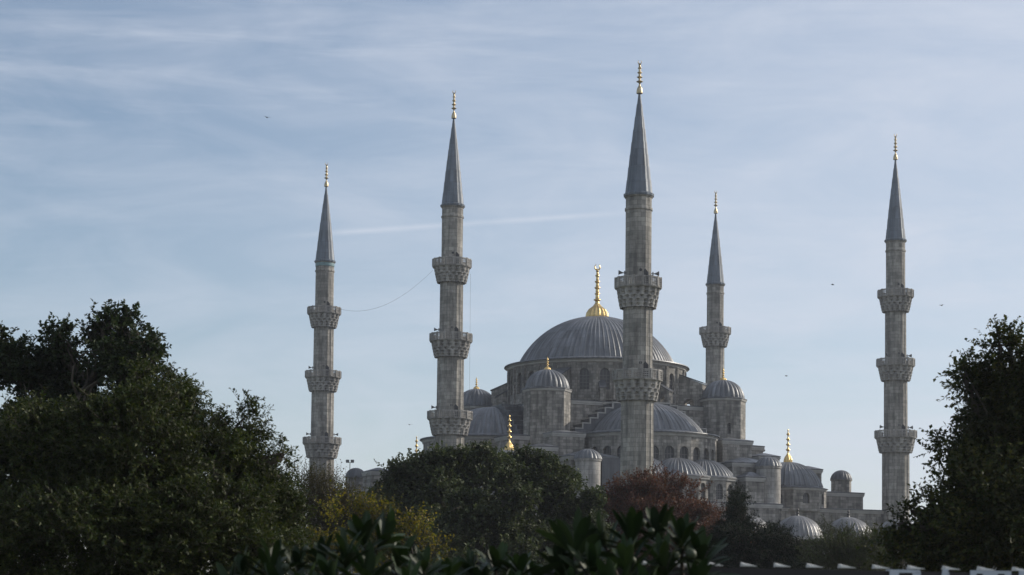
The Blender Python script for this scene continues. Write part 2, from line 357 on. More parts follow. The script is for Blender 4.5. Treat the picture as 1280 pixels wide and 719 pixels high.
# ------------------------------------------------------------------ minarets
def minaret(name, loc, zs, radii, label, tile=False, horns=(), cable=False):
    """zs: finial top, cone tip, cone base, balcony parapet tops...; radii: shaft radius above each balcony and below the last"""
    root = empty(name, loc, R(7))
    tag(root, label, 'minaret', 'minarets around the mosque')
    ft, ct, cb, bal = zs[0], zs[1], zs[2], zs[3:]
    r0 = radii[0]
    # lead cone, twelve gores and lap seams
    mb = MB(); prof = []
    for i in range(9):
        t = i/8; z = cb+.25+(ct-cb-.25)*t; r = r0*1.03*(1-t)+.10*t
        r += .04*math.sin(PI*t)*r0
        prof.append((r, z))
        if 0 < i < 8: prof.append((r-.035, z+.02))
    mb.lathe([(r0*.9, cb-.15), (r0*1.14, cb-.12), (r0*1.16, cb+.10), prof[0]]+prof, 32, rf=lambda k, i, r: r*(1.035 if k % 2 == 0 else 1.0))
    mb.build('cone_roof', 'cone', root)
    if tile:
        mb = MB(); mb.lathe([(r0*1.03, cb-.85), (r0*1.06, cb-.8), (r0*1.06, cb-.3), (r0*1.03, cb-.2)], 32); mb.build('tile_band', 'tile', root)
    finial('finial', root, (0, 0), ct-.15, ft-ct+.15, .34, 4, True, False, 'gold_dull')
    # fluted shaft in stages
    nf = 16; sub = 6
    def flute(amp):
        return lambda k, i, r: r*(1+(amp if k % sub in (0,) else (-amp*.4 if k % sub in (2, 3, 4) else 0)))
    mb = MB(); ztop = cb
    stages = list(bal)+[0.0]
    for j, zb in enumerate(stages):
        r = radii[j]
        zlo = (zb-3.4) if j < len(bal) else 0.0
        up = r*.985 if j else r
        prof = [(r*1.015, zlo), (r, zlo+1.2), (up, ztop-.02)]
        if j == 0: prof = [(r*1.015, zlo), (r, zlo+1.2), (up, ztop-1.75), (up*1.07, ztop-1.70), (up*1.07, ztop-1.45), (up, ztop-1.40), (up, ztop-.35), (up*1.08, ztop-.25), (up*1.08, ztop-.1)]
        if j == len(bal): prof = [(r*1.35, 0), (r*1.32, 9), (r*1.08, 12), (r*1.02, 13), (r, 14), (up, ztop-.02)]
        mb.lathe(prof, nf*sub, rf=flute(.034 if j else .016), ulen=2*PI*r)
        ztop = zb-3.3 if j < len(bal) else 0
    mb.build('shaft', 'minaret', root)
    # balconies
    for j, zb in enumerate(bal):
        rs = radii[j+1]; R_ = rs+ (1.12 if len(bal) == 3 else .95)
        holder = MB(); tiers = 5; H = 2.15; z0 = zb-1.18-H; n = 16*6
        prof = []
        for t in range(tiers):
            f0, f1 = .48+.52*(t/tiers)**.9, .48+.52*((t+1)/tiers)**.9
            ra = rs+.04+(R_-.22-rs)*f0; rb = rs+.04+(R_-.22-rs)*f1; za = z0+H*t/tiers; zc = z0+H*(t+1)/tiers
            prof += [(ra, za, t, 0), (ra+(rb-ra)*.25, za+(zc-za)*.45, t, 1), (rb, za+(zc-za)*.85, t, 2), (rb, zc-.001, t, 3)]
        def rf(k, i, r):
            _, _, t, w_ = prof[i]
            ph = (k+(3 if t == 2 else 0)) % 6
            cut = (0, .0, .5, 1, .5, 0)[ph]
            return r-(.0 if w_ == 3 else .36)*cut*(1 if w_ in (1, 2) else .5)
        holder.lathe([(p[0], p[1]) for p in prof], n, rf=rf, ulen=2*PI*R_)
        bo = holder.build('balcony', 'carved', root)
        # floor slab + parapet of pierced panels between posts
        mb = MB(); zf = zb-1.18
        mb.lathe([(rs, zf-.05), (R_-.18, zf-.02), (R_-.02, zf+.03), (R_+.02, zf+.14), (R_-.06, zf+.2), (rs, zf+.2)], 64)
        mb.lathe([(R_-.14, zb-.14), (R_+.03, zb-.14), (R_+.03, zb), (R_-.14, zb), (R_-.14, zb-.14)], 64)
        npz = 16
        for q in range(npz):
            a = 2*PI*q/npz; ca, sa = math.cos(a), math.sin(a); P = Vector((ca*(R_-.05), sa*(R_-.05), zf+.15)); T = Vector((-sa, ca, 0)); Nn = Vector((ca, sa, 0))
            mb.prism([(-.11, 0), (.11, 0), (.11, zb-zf-.1), (-.11, zb-zf-.1)], P-Nn*.08, T, (0, 0, 1), Nn*.2)
            # lattice: diagonal and upright bars in the panel
            a2 = 2*PI*(q+.5)/npz; c2, s2 = math.cos(a2), math.sin(a2); Rm = (R_-.06)*math.cos(PI/npz)
            P = Vector((c2*Rm, s2*Rm, zf+.18)); T = Vector((-s2, c2, 0)); Nn = Vector((c2, s2, 0)); hw = Rm*math.tan(PI/npz)-.08; hh = zb-zf-.3
            nb = 4
            for g in range(nb+1):
                x = -hw+2*hw*g/nb; mb.prism([(x-.035, 0), (x+.035, 0), (x+.035, hh), (x-.035, hh)], P, T, (0, 0, 1), Nn*.08)
            for g in range(4):
                y_ = hh*(g+.5)/4; mb.prism([(-hw, y_-.035), (hw, y_-.035), (hw, y_+.035), (-hw, y_+.035)], P+Nn*.003, T, (0, 0, 1), Nn*.07)
        mb.build('parapet', 'carved', bo)
        # doorway and little round vent above it
        d = MB(); rr = radii[j]+.03
        d.prism([(-.35, 0), (.35, 0), (.35, 1.5), (0, 1.9), (-.35, 1.5)], (rr*math.sin(R(160))-0, -rr*math.cos(R(20)), zf+.2), (1, 0, 0), (0, 0, 1), (0, .12, 0))
        d.build('balcony_door', 'iron', bo)
        vm = MB(); vm.tube([(0, -radii[j]+.1, zb+.75), (0, -radii[j]-.03, zb+.75)], .17, 10); vm.build('vent', 'iron', bo)
    for (j, side) in horns:
        z = bal[j]+.55; r = radii[j]
        mb = MB(); mb.tube([(side*(r-.1), -.3, z), (side*(r+.35), -.3, z)], .05, 6)
        mb.tube([(side*(r+.30), -.3, z), (side*(r+.45), -.3, z), (side*(r+.70), -.3, z+.02), (side*(r+.80), -.3, z+.02)], [.06, .10, .20, .29], 12)
        mb.tube([(side*(r+.15), -.3, z-.2), (side*(r+.15), -.3, z+.2)], .07, 6)
        mb.build('loudspeaker', 'horn', root)
    if cable:
        mb = MB(); rr = radii[1]+1.05
        mb.tube([(math.cos(R(-12))*rr, math.sin(R(-12))*rr, bal[0]-2), (math.cos(R(-12))*(rr+.1), math.sin(R(-12))*rr, 14)], .012, 4)
        mb.build('cable', 'iron', root)
    return root
Z3 = (73.5, 69.6, 56.9, 49.3, 38.8, 27.9)
RA = (1.45, 1.58, 1.80, 1.98)
O2 = Vector((13, 298)); TH = R(22)
minaret('minaret', (-8.77, 267, 0), Z3, (1.47, 1.60, 1.84, 2.02), 'tall three-balcony stone minaret directly left of the mosque, its foot behind the round green tree', horns=((1, -1), (2, -1)), cable=True)
minaret('minaret', (-31.13, 312.8, 0), Z3, (1.48, 1.60, 1.80, 1.98), 'leftmost stone minaret with a turquoise band under its cone, standing alone against the sky', True, ((1, -1), (2, -1), (2, 1)))
minaret('minaret', (57.9, 289.2, 0), Z3, (1.42, 1.55, 1.72, 2.0), 'rightmost stone minaret, alone beside the big tree at the right edge', False, ((1, 1), (2, -1), (2, 1)))
minaret('minaret', (34.96, 331.1, 0), Z3, (1.45, 1.60, 1.80, 1.98), 'farthest minaret, rising behind the right corner tower with one balcony in view', False)
minaret('minaret', (13.6, 209, 0), (61.5, 57.9, 46.3, 37.1, 26.9), (1.43, 1.62, 1.78), 'nearest and largest minaret, with two balconies, standing in front of the great dome', False, ((0, -1), (0, 1)))

# ------------------------------------------------------------------ mosque
mosque = empty('mosque', (O2.x, O2.y, 0), TH)
tag(mosque, 'great grey stone mosque with a wide ribbed lead dome and half domes', 'mosque')
def boxpart(name, x0, x1, y0, y1, z0, z1, roof_h=.5, mat='stone', eave=.22, roof='lead_dark', cornice=True):
    mb = MB(); mb.box(x0, x1, y0, y1, z0, z1-.02, 0)
    if cornice:
        for (e, za, zb) in ((.10, z1-.55, z1-.30), (.18, z1-.30, z1-.02)):
            mb.box(x0-e, x1+e, y0-e, y1+e, za, zb, 1)
    o = mb.build(name, [mat, 'trim'], mosque)
    rf = MB(); rf.hip(x0, x1, y0, y1, z1, roof_h, eave, .12); rf.build('roof', roof, o)
    return o
def octo(r, rot=R(22.5)): return [(r*math.cos(rot+i*PI/4), r*math.sin(rot+i*PI/4)) for i in range(8)]

# lower hall with windows all round
def hall(x0, x1, y0, y1, z1, rows, step=4.6):
    mb = MB(); panes = []
    cs = [((x0, y0), (x1, y0)), ((x1, y0), (x1, y1)), ((x1, y1), (x0, y1)), ((x0, y1), (x0, y0))]
    for a, b in cs:
        Lw = math.dist(a, b); n = max(1, int(Lw/step))
        zb = 0
        for (zlo, zhi, s0, s1) in rows:
            wins = [((i+.5)*Lw/n, 1.3, s0, s1) for i in range(n)] if s0 else []
            wallseg(mb, a, b, zlo, zhi, wins, .4, 0, panes if (a, b) == cs[0] else None)
    o = mb.build('hall_wall', ['stone'], mosque)
    windows(panes, o)
    c = MB()
    c.box(x0-.15, x1+.15, y0-.15, y1+.15, z1-.02, z1+.25, 0); c.box(x0-.30, x1+.30, y0-.30, y1+.30, z1+.253, z1+.45, 0)
    c.build('cornice', 'trim', o)
    rf = MB(); rf.hip(x0, x1, y0, y1, z1+.453, .6, .4, .12, inset=9); rf.build('roof', 'lead_dark', o)
hall(-36, 37.6, -24.6, 25, 15.3, [(0, 7.5, 2.5, 4.6), (7.5, 15.3, 9.5, 11.6)])
boxpart('front_bay', -14, 14, -33, -24.65, 0, 15.7, .35)
boxpart('rear_bay', -14, 14, 25.1, 31, 0, 15.7, .35)
# great square under the dome
boxpart('crossing', -14, 14, -14, 14, 15, 31.2, .9, roof='lead_dark')
# drum with arched windows
def drum(name, n, r, zb, z0, zs, zt, ww, c=(0, 0), a0=0, a1=2*PI, depth=.4, lip=.28, rotoff=0, mat='stone', split=None):
    mb = MB(); panes = []
    for k in range(n):
        aa, ab = rotoff+a0+(a1-a0)*k/n, rotoff+a0+(a1-a0)*(k+1)/n
        P0 = (c[0]+r*math.cos(aa), c[1]+r*math.sin(aa)); P1 = (c[0]+r*math.cos(ab), c[1]+r*math.sin(ab))
        Lw = math.dist(P0, P1)
        wallseg(mb, P0, P1, zb, zt, [(Lw/2, ww, z0, zs)], depth, 0, panes)
    seg = n*3
    rr = r/math.cos((a1-a0)/n/2) if n < 12 else r*1.003
    mb.lathe([(rr, zt-.45), (rr+lip*.4, zt-.35), (rr+lip*.5, zt-.15), (rr+lip, zt-.05), (rr+lip, zt+.02)], n, c, a0, a1, None, 1, rotoff)
    o = mb.build(name, [mat, 'trim'], mosque)
    windows(panes, o)
    return o
d = drum('drum', 28, 13.75, 31.6, 33.2, 35.6, 37.75, 1.45, lip=.45)
pl = MB()
for k in range(28):      # pilasters between the windows
    a = 2*PI*k/28; ca, sa = math.cos(a), math.sin(a)
    pl.prism([(-.28, 0), (.28, 0), (.28, 5.6), (-.28, 5.6)], (ca*13.7, sa*13.7, 31.7), (-sa, ca, 0), (0, 0, 1), (ca*.28, sa*.28, 0))
pl.build('pilasters', 'stone', d)
md = MB(); ribbed(md, 12.2, 7.75, 38.35, 96, .12)
md.lathe([(14.35, 37.78), (14.45, 37.84), (14.4, 37.98), (13.3, 38.2), (12.25, 38.38)], 112)
md = md.build('main_dome', 'lead', mosque)
finial('finial', md, (0, 0), 45.95, 8.6, 1.8, 5, True, True, br_=.33)
# buttresses from the drum to the corners
def buttress(angle, r1, ztop, zlow, th=1.7):
    mb = MB(); a = angle; U = Vector((math.cos(a), math.sin(a), 0)); T = Vector((-U.y, U.x, 0))
    r0 = 13.2; P = U*r0-T*(th/2); Lr = r1-r0
    poly = [(0, 31.3), (Lr*.30, 31.3), (Lr*.30, 32.1), (Lr*.42, 32.6), (Lr*.58, 32.6), (Lr*.70, 32.1), (Lr*.70, 31.3), (Lr, 31.3), (Lr, zlow), (0, ztop)]
    mb.prism(poly, P, U, (0, 0, 1), T*th)
    mb.prism([(-.1, ztop+.003), (Lr+.15, zlow+.003), (Lr+.15, zlow+.18), (-.1, ztop+.18)], P-T*.12, U, (0, 0, 1), T*(th+.24), 1)
    mb.build('buttress', ['stone', 'lead_dark'], mosque)
for q in range(4):
    b_ = PI/4+q*PI/2
    buttress(b_, 17.5, 36.6, 34.9, 1.8)
    for s_ in (-1, 1): buttress(b_+s_*R(24), 15.6, 34.6, 33.2, .8)
# corner towers
for (sx_, sy_) in ((-1, -1), (1, -1), (-1, 1), (1, 1)):
    c = (14.5*sx_, 14.5*sy_); mb = MB(); pts = octo(3.42); panes = []
    for i in range(8):
        P0 = (c[0]+pts[i][0], c[1]+pts[i][1]); P1 = (c[0]+pts[(i+1) % 8][0], c[1]+pts[(i+1) % 8][1]); Lw = math.dist(P0, P1)
        win = [(Lw*.25 if i == 5 else Lw/2, .62, 27.0, 28.3)] if i in (5,) and sx_ > 0 else []
        wallseg(mb, P0, P1, 15, 32.35, win, .5, 0, panes)
    mb.lathe([(3.42, 32.0), (3.55, 32.1), (3.62, 32.36)], 8, c, rot=R(22.5), mi=1)
    t = mb.build('corner_tower', ['stone', 'trim'], mosque)
    windows(panes, t)
    dm = MB(); ribbed(dm, 3.12, 2.85, 32.62, 24, .17, c, round_=True, sub=4, steps=12)
    dm.lathe([(3.6, 32.38), (3.68, 32.42), (3.66, 32.52), (3.2, 32.64)], 8, c, rot=R(22.5))
    dm.build('tower_dome', 'lead', t)
    finial('finial', t, c, 35.4, 2.15, .50, 3, False, True, br_=.5)
# half domes with windowed drums, exedrae and stepped arches on the four sides
def side(rot, steps=True, ex=(-28, 0, 28), detail=True):
    ca, sa = math.cos(rot), math.sin(rot)
    def tr(x, y): return (x*ca-y*sa, x*sa+y*ca)
    C = tr(0, -17.5)
    f0, f1 = rot+PI, rot+2*PI        # the half that looks outwards (-y before rotation)
    o = drum('half_dome_drum', 14, 10.4, 15.6, 20.0, 23.1, 25.75, 1.45, C, f0, f1, .45, .3)
    hd = MB(); ribbed(hd, 8.5, 4.7, 26.35, 60, .15, C, f0-.02, f1+.02, steps=12)
    hd.lathe([(10.85, 25.79), (10.92, 25.84), (10.88, 25.98), (8.55, 26.4)], 56, C, f0, f1)
    hd.build('half_dome', 'lead', mosque)
    # lead apron at the foot of the drum
    ap = MB(); ap.lathe([(12.3, 17.4), (12.3, 17.5), (10.42, 19.3)], 42, C, f0, f1); ap.build('apron_roof', 'lead_dark', mosque)
    for adeg in ex:
        a = rot-PI/2+R(adeg); c = (C[0]+10.3*math.cos(a), C[1]+10.3*math.sin(a))
        e = drum('exedra_drum', 7, 4.75, 15.6, 16.3, 17.9, 19.35, 1.1, c, a-PI/2, a+PI/2, .35, .25)
        em = MB(); ribbed(em, 4.45, 2.6, 19.62, 44, .12, c, a-PI/2-.15, a+PI/2+.15, steps=10)
        em.lathe([(5.0, 19.38), (5.05, 19.43), (5.0, 19.5), (4.5, 19.65)], 28, c, a-PI/2, a+PI/2)
        em.build('exedra_dome', 'lead', mosque)
    # stepped arch
    st = MB()
    lv = [(11.0, 26.4)]
    xs = [11.3, 10.1, 8.9, 7.7, 6.5, 5.3, 4.1]; zt = [26.7, 27.5, 28.3, 29.1, 29.9, 30.7, 31.0]
    for i, x in enumerate(xs):
        xin = xs[i+1] if i+1 < len(xs) else 0
        for s in (-1, 1):
            x0_, x1_ = sorted((s*x, s*xin))
            p = [tr(x0_, -17.45), tr(x1_, -17.45), tr(x1_, -14.02), tr(x0_, -14.02)]
            st.add([(*q, 18) for q in p]+[(*q, zt[i]) for q in p], [(0, 1, 5, 4), (1, 2, 6, 5), (2, 3, 7, 6), (3, 0, 4, 7), (4, 5, 6, 7)], 0)
            p = [tr(x0_-.06, -17.55), tr(x1_+.06, -17.55), tr(x1_+.06, -14.1), tr(x0_-.06, -14.1)]
            zc = zt[i]+.004*i
            st.add([(*q, zc) for q in p]+[(*q, zc+.16) for q in p], [(0, 3, 2, 1), (0, 1, 5, 4), (1, 2, 6, 5), (2, 3, 7, 6), (3, 0, 4, 7), (4, 5, 6, 7)], 1)
            if i+1 < len(xs):     # pale riser strip at each step
                xa, xb = sorted((s*(xin+.10), s*(xin-.10)))
                p = [tr(xa, -17.52), tr(xb, -17.52), tr(xb, -17.40), tr(xa, -17.40)]
                st.add([(*q, zt[i]) for q in p]+[(*q, zt[i+1]) for q in p], [(0, 1, 5, 4), (1, 2, 6, 5), (2, 3, 7, 6), (3, 0, 4, 7), (4, 5, 6, 7)], 1)
    st.build('stepped_arch', ['lead_dark', 'trim' if rot == 0 else 'lead'], mosque)
side(0, ex=(-28, 0, 28)); side(-PI/2); side(PI/2); side(PI, ex=())
# masses stepping down beside the towers
for s in (-1, 1):
    def bx(name, xa, xb, *r, **k):
        a, b = sorted((s*xa, s*xb)); return boxpart(name, a, b, *r, **k)
    for t in (-1, 1):
        ys = lambda a, b: tuple(sorted((t*a, t*b)))
        bx('tower_shoulder', 11.2, 16.1, *ys(20.6, 10.9), 15.2, 25.7, roof_h=.5, roof='lead')
        bx('tower_shoulder', 16.12, 20.8, *ys(15.6, 10.2), 15.2, 25.45, roof_h=.35)
        bx('outer_shoulder', 9.2, 16.3, *ys(27.3, 20.65), 15.2, 21.9, roof_h=.9, roof='lead')
        bx('outer_shoulder', 16.32, 19.6, *ys(22.5, 15.9), 15.2, 23.4, roof_h=.5)
        # corner dome on its octagon
        c = (22.6*s, 20*t); mb = MB(); panes = []; pts = octo(5.75)
        for i in range(8):
            P0 = (c[0]+pts[i][0], c[1]+pts[i][1]); P1 = (c[0]+pts[(i+1) % 8][0], c[1]+pts[(i+1) % 8][1]); Lw = math.dist(P0, P1)
            wallseg(mb, P0, P1, 15.4, 18.75, [(Lw/2, 1.15, 16.5, 17.4)], .35, 0, panes)
        mb.lathe([(5.75, 18.4), (5.88, 18.5), (5.95, 18.76)], 8, c, rot=R(22.5), mi=1)
        cd = mb.build('corner_dome_drum', ['stone', 'trim'], mosque)
        windows(panes, cd)
        dm = MB(); ribbed(dm, 5.15, 3.85, 19.1, 40, .14, c, steps=12)
        dm.lathe([(6.0, 18.78), (6.1, 18.82), (6.05, 18.92), (5.2, 19.12)], 8, c, rot=R(22.5))
        dm.build('corner_dome', 'lead', cd)
        finial('finial', cd, c, 22.8, 5.8, .66, 4, False, True, br_=.55)
        bx('gallery_block', 29.3, 36, *ys(19.6, 12.5), 15.2, 18.6, roof_h=.3)
        c = (33.6*s, 17.2*t); mb = MB()
        mb.lathe([(1.55, 18.7), (1.55, 20.55), (1.68, 20.6), (1.72, 20.75)], 8, c, rot=R(22.5))
        tq = mb.build('small_turret', 'stone', mosque)
        dm = MB(); ribbed(dm, 1.62, 1.5, 20.76, 20, .06, c, steps=8); dm.build('turret_dome', 'lead_dark', tq)
        bx('gallery_pier', 31.6, 34.9, *ys(9.3, 5.2), 15.2, 22.8 if s > 0 else 21.0, roof_h=.55)
    # round stair turrets on the front
    c = (14.3*s, -28.7); mb = MB()
    mb.lathe([(1.78, 0), (1.78, 21.0), (1.88, 21.1), (1.92, 21.4)], 32, c)
    tq = mb.build('stair_turret', 'carved', mosque)
    dm = MB(); ribbed(dm, 1.9, 1.45, 21.42, 18, .12, c, steps=8, round_=True); dm.build('turret_dome', 'lead', tq)
    for k in (-1, 0, 1):
        pass
boxpart('low_annex', -19.5, -16.2, -27.5, -22.5, 15.2, 19.4, roof_h=.5)
boxpart('low_annex', 9.6, 12.5, -30.6, -27.35, 15.2, 19.6, roof_h=.8)
pm = MB(); pm.prism([(-12.4, 15.8), (-5.6, 15.8), (-5.6, 21.7), (-12.4, 21.7)], (0, -27.4, 0), (1, 0, 0), (0, 0, 1), (0, -1.9, 0)); pm.build('pent_roof', 'lead_dark', mosque)
# courtyard portico with its small domes
PX = [-2.45+8.25*k for k in range(-3, 5)]
mb = MB(); panes = []
x0_, x1_ = PX[0]-4, PX[-1]+4
wallseg(mb, (x0_, -41.3), (x1_, -41.3), 0, 10.4, [(x-x0_, 5.0, 0.05, 5.6) for x in PX], .9)
mb.box(x0_, x1_, -40.4, -33.4, 9.6, 10.35)
for x in (x0_, x1_-.6): mb.box(x, x+.6, -40.35, -33.4, 0, 9.55)
for (e, za, zb) in ((.12, 10.4, 10.6), (.28, 10.603, 10.8)): mb.box(x0_-e, x1_+e, -41.3-e, -33.35, za, zb, 1)
po = mb.build('portico', ['stone', 'trim'], mosque)
for x in PX:
    dm = MB(); ribbed(dm, 3.5, 2.95, 11.05, 34, .055, (x, -37.4), steps=10)
    dm.lathe([(3.85, 10.82), (3.8, 10.98), (3.5, 11.07)], 24, (x, -37.4))
    do = dm.build('portico_dome', 'lead_pale', po)
    f = MB(); f.lathe([(.3, 13.9), (.14, 14.2), (.24, 14.4), (.08, 14.6), (.18, 14.8), (.05, 15.0), (.02, 15.6)], 8, (x, -37.4)); f.build('dome_spike', 'iron', po)
# courtyard wall towards the park
cw = empty('courtyard_wall', (O2.x, O2.y, 0), TH)
tag(cw, 'long grey stone courtyard wall behind the park trees at the foot of the nearest minaret', 'wall')
mb = MB(); panes = []
Lc = 74
wallseg(mb, (-30.5, -82.5), (-30.5+70, -82.5), 0, 7.4, [(3+4.6*i, 1.2, 2.2, 4.2) for i in range(15)], .4, 0, panes)
wallseg(mb, (-32.5, -25), (-32.5, -80.6), 0, 7.4, [(3+4.6*i, 1.2, 2.2, 4.2) for i in range(11)], .4, 0, panes)
mb.box(-30.5, 39.5, -82.1, -81.2, 0, 7.38); mb.box(-32.0, -31.2, -80.6, -25, 0, 7.38)
mb.box(-30.5, 39.5, -82.75, -81, 7.403, 7.7, 1); mb.box(-32.8, -31, -80.6, -25, 7.403, 7.69, 1)
wo = mb.build('masonry', ['stone', 'trim'], cw); windows(panes, wo)

# ------------------------------------------------------------------ ground
def sheet(name, x0, x1, y0, y1, z, mat):
    mb = MB(); mb.add([(x0, y0, z), (x1, y0, z), (x1, y1, z), (x0, y1, z)], [(0, 1, 2, 3)]); o = mb.build(name, mat); o['kind'] = 'structure'; return o
sheet('ground', -1500, 1500, -60, 2200, 0, 'soil')
sheet('path', -40, 60, 125, 150, .004, 'pave')

# ------------------------------------------------------------------ survey helper: pixel of the photograph and distance -> point
def at(px, py, Yd):
    d = FW+RT*((px-640)/F)-UP*((py-CY)/F)
    q = d*(Yd/d.y); return Vector((q.x, Yd, q.z+CAMZ))

# ------------------------------------------------------------------ trees
def fast_mesh(name, V, Q, mat, parent, smooth=False):
    me = bpy.data.meshes.new(name); V = np.asarray(V, dtype=np.float32); Q = np.asarray(Q, dtype=np.int32)
    me.vertices.add(len(V)); me.vertices.foreach_set('co', V.ravel())
    me.loops.add(Q.size); me.loops.foreach_set('vertex_index', Q.ravel())
    me.polygons.add(len(Q)); me.polygons.foreach_set('loop_start', np.arange(len(Q), dtype=np.int32)*Q.shape[1])
    me.polygons.foreach_set('loop_total', np.full(len(Q), Q.shape[1], dtype=np.int32))
    me.materials.append(M[mat]); me.update(calc_edges=True); me.validate()
    if smooth: me.polygons.foreach_set('use_smooth', [True]*len(me.polygons))
    o = bpy.data.objects.new(name, me); col.objects.link(o); o.parent = parent; return o
def nrm(a): return a/np.maximum(np.linalg.norm(a, axis=-1, keepdims=True), 1e-9)
def leaf_quads(P, D, ln, wd, rng, roll=1.0):
    "rhombic folded leaves: base P, direction D"
    n = len(P); D = nrm(D); up = np.tile([0, 0, 1.], (n, 1))+rng.normal(0, .55*roll, (n, 3))
    S = nrm(np.cross(D, up)); Nn = np.cross(S, D)
    ln = ln*rng.uniform(.65, 1.25, (n, 1)); wd = wd*rng.uniform(.7, 1.2, (n, 1))
    mid = P+D*ln*.48
    V = np.stack([P, mid+S*wd*.5+Nn*wd*.18, P+D*ln-Nn*ln*.08, mid-S*wd*.5+Nn*wd*.18], 1).reshape(-1, 3)
    Q = np.arange(4*n).reshape(n, 4); return V, Q
def sprigs(B, D, L_, k, ln, wd, rng, droop=0.0, spread=.9):
    "twigs from B along D (curving), each with k alternate leaves; returns leaf mesh data and twig end points"
    n = len(B); t = (np.arange(k)+.6)/k
    L_ = L_*rng.uniform(.6, 1.3, (n, 1, 1)); Dn = nrm(D)[:, None, :]
    P = B[:, None, :]+Dn*L_*t[None, :, None]
    P[..., 2] -= (droop*L_*(t[None, :, None]**2))[..., 0]
    side_ = rng.normal(0, 1, (n, k, 3)); side_ -= (side_*Dn).sum(-1, keepdims=True)*Dn; side_ = nrm(side_)
    LD = Dn*rng.uniform(.3, 1.0, (n, k, 1))+side_*spread; LD[..., 2] -= droop*.8
    V, Q = leaf_quads(P.reshape(-1, 3), LD.reshape(-1, 3), ln, wd, rng)
    return V, Q, P[:, 0], P[:, -1]
def twig_mesh(A, Bq, r, ):
    "three-sided straight twigs"
    n = len(A); d = nrm(Bq-A); ref = np.where(np.abs(d[:, 2:3]) > .9, [[1., 0, 0]], [[0, 0, 1.]]); s = nrm(np.cross(d, ref)); t = np.cross(d, s)
    V = []
    for j in range(3):
        a = 2*PI*j/3; off = s*math.cos(a)+t*math.sin(a); V.append(A+off*r)
    for j in range(3):
        a = 2*PI*j/3; off = s*math.cos(a)+t*math.sin(a); V.append(Bq+off*r*.4)
    V = np.stack(V, 1).reshape(-1, 3); b = np.arange(n)[:, None]*6
    Q = np.concatenate([np.stack([b[:, 0]+j, b[:, 0]+(j+1) % 3, b[:, 0]+3+(j+1) % 3, b[:, 0]+3+j], 1) for j in range(3)]); return V, Q
def limb(p0, p1, r0, r1, rng, wob=.12, n=7):
    p0, p1 = Vector(p0), Vector(p1); Ln = (p1-p0).length; pts = []; rad = []
    b = Vector(rng.normal(0, 1, 3))*Ln*wob
    for i in range(n+1):
        t = i/n; p = p0.lerp(p1, t)+b*math.sin(PI*t)
        p.z += Ln*.10*math.sin(PI*t)*.5
        if 0 < i < n: p += Vector(rng.normal(0, 1, 3))*Ln*.018
        pts.append(p); rad.append(r0+(r1-r0)*t**.8)
    return pts, rad
def tree(name, label, cat, group, base, lobes, nspr, k, sl, leaf, mat, seed, trunk_r=.2, droop=.0, up=.5, shell=.55, twig_r=.006,
         bark='bark', spread=.9, flat=1.0, forks=1, clump=None, inner=0.25, tight=1.0):
    """lobes: (px, py, rx px, ry px, distance offset); leaves grow on sprigs spread through every lobe"""
    rng = np.random.default_rng(seed); bx_, by_ = base
    Cs = []
    for (px, py, rx, ry, dy) in lobes:
        Yd = by_+dy; c = at(px, py, Yd); s = Yd/F
        Cs.append((np.array(c), np.array([rx*s, max(rx, ry)*s*.85, ry*s])))
    root = empty(name, (bx_, by_, 0)); tag(root, label, cat, group); o = np.array([bx_, by_, 0.])
    vol = np.array([c[1][0]*c[1][2] for c in Cs]); share = vol/vol.sum()
    Bs, Ds = [], []
    tr_ = MB(); zlow = min(c[0][2]-c[1][2] for c in Cs); hub = Vector((0, 0, max(.5, zlow*.75)))
    p, r = limb((0, 0, -.1), hub, trunk_r*1.25, trunk_r*.85, rng, .03); tr_.tube(p, r, 9)
    for (c, e), sh in zip(Cs, share):
        cl = Vector(c-o); p, r = limb(hub, cl, trunk_r*.6, trunk_r*.18, rng); tr_.tube(p, r, 7)
        nb = 7*forks
        ends = []
        for q in range(nb):
            dv = nrm(rng.normal(0, 1, 3)); dv[2] = abs(dv[2])*.9-.15; q1 = c-o+dv*e*.8
            st = p[int(rng.integers(len(p)//2, len(p)))]
            pp, rr = limb(st, q1, trunk_r*.15, trunk_r*.035, rng, .1, 5); tr_.tube(pp, rr, 5); ends.append(q1)
        n = int(nspr*sh)
        # clump centres so that foliage gathers in masses with gaps between
        nc = max(4, int(n/(clump or 26)))
        dv = nrm(rng.normal(0, 1, (nc, 3))); rad = rng.uniform(0, 1, (nc, 1)); rad = np.where(rng.uniform(0, 1, (nc, 1)) < inner, rad**.5*.75, shell+(1-shell)*rad**.6)
        cc = dv*rad; cc[:, 2] = np.where(cc[:, 2] < -.8, -.5, cc[:, 2])
        idx = rng.integers(0, nc, n); cs = .55*tight/nc**(1/3)+.03
        pos = cc[idx]+rng.normal(0, 1, (n, 3))*cs*np.array([1, 1, .8*flat])
        Pw = c+pos*e
        out_ = nrm(pos*.9+rng.normal(0, .55, (n, 3))+np.array([0, 0, up]))
        Bs.append(Pw); Ds.append(out_)
    B = np.concatenate(Bs); D = np.concatenate(Ds)
    keep = B[:, 2] > .15; B, D = B[keep], D[keep]
    V, Q, A0, A1 = sprigs(B-o, D, sl, k, leaf[0], leaf[1], rng, droop, spread)
    fast_mesh('crown', V, Q, mat, root)
    tw, tq = twig_mesh(B-o, A1, twig_r)
    trunk = tr_.build('trunk', bark, root, smooth=True)
    fast_mesh('twigs', tw, tq, bark, trunk)
    return root
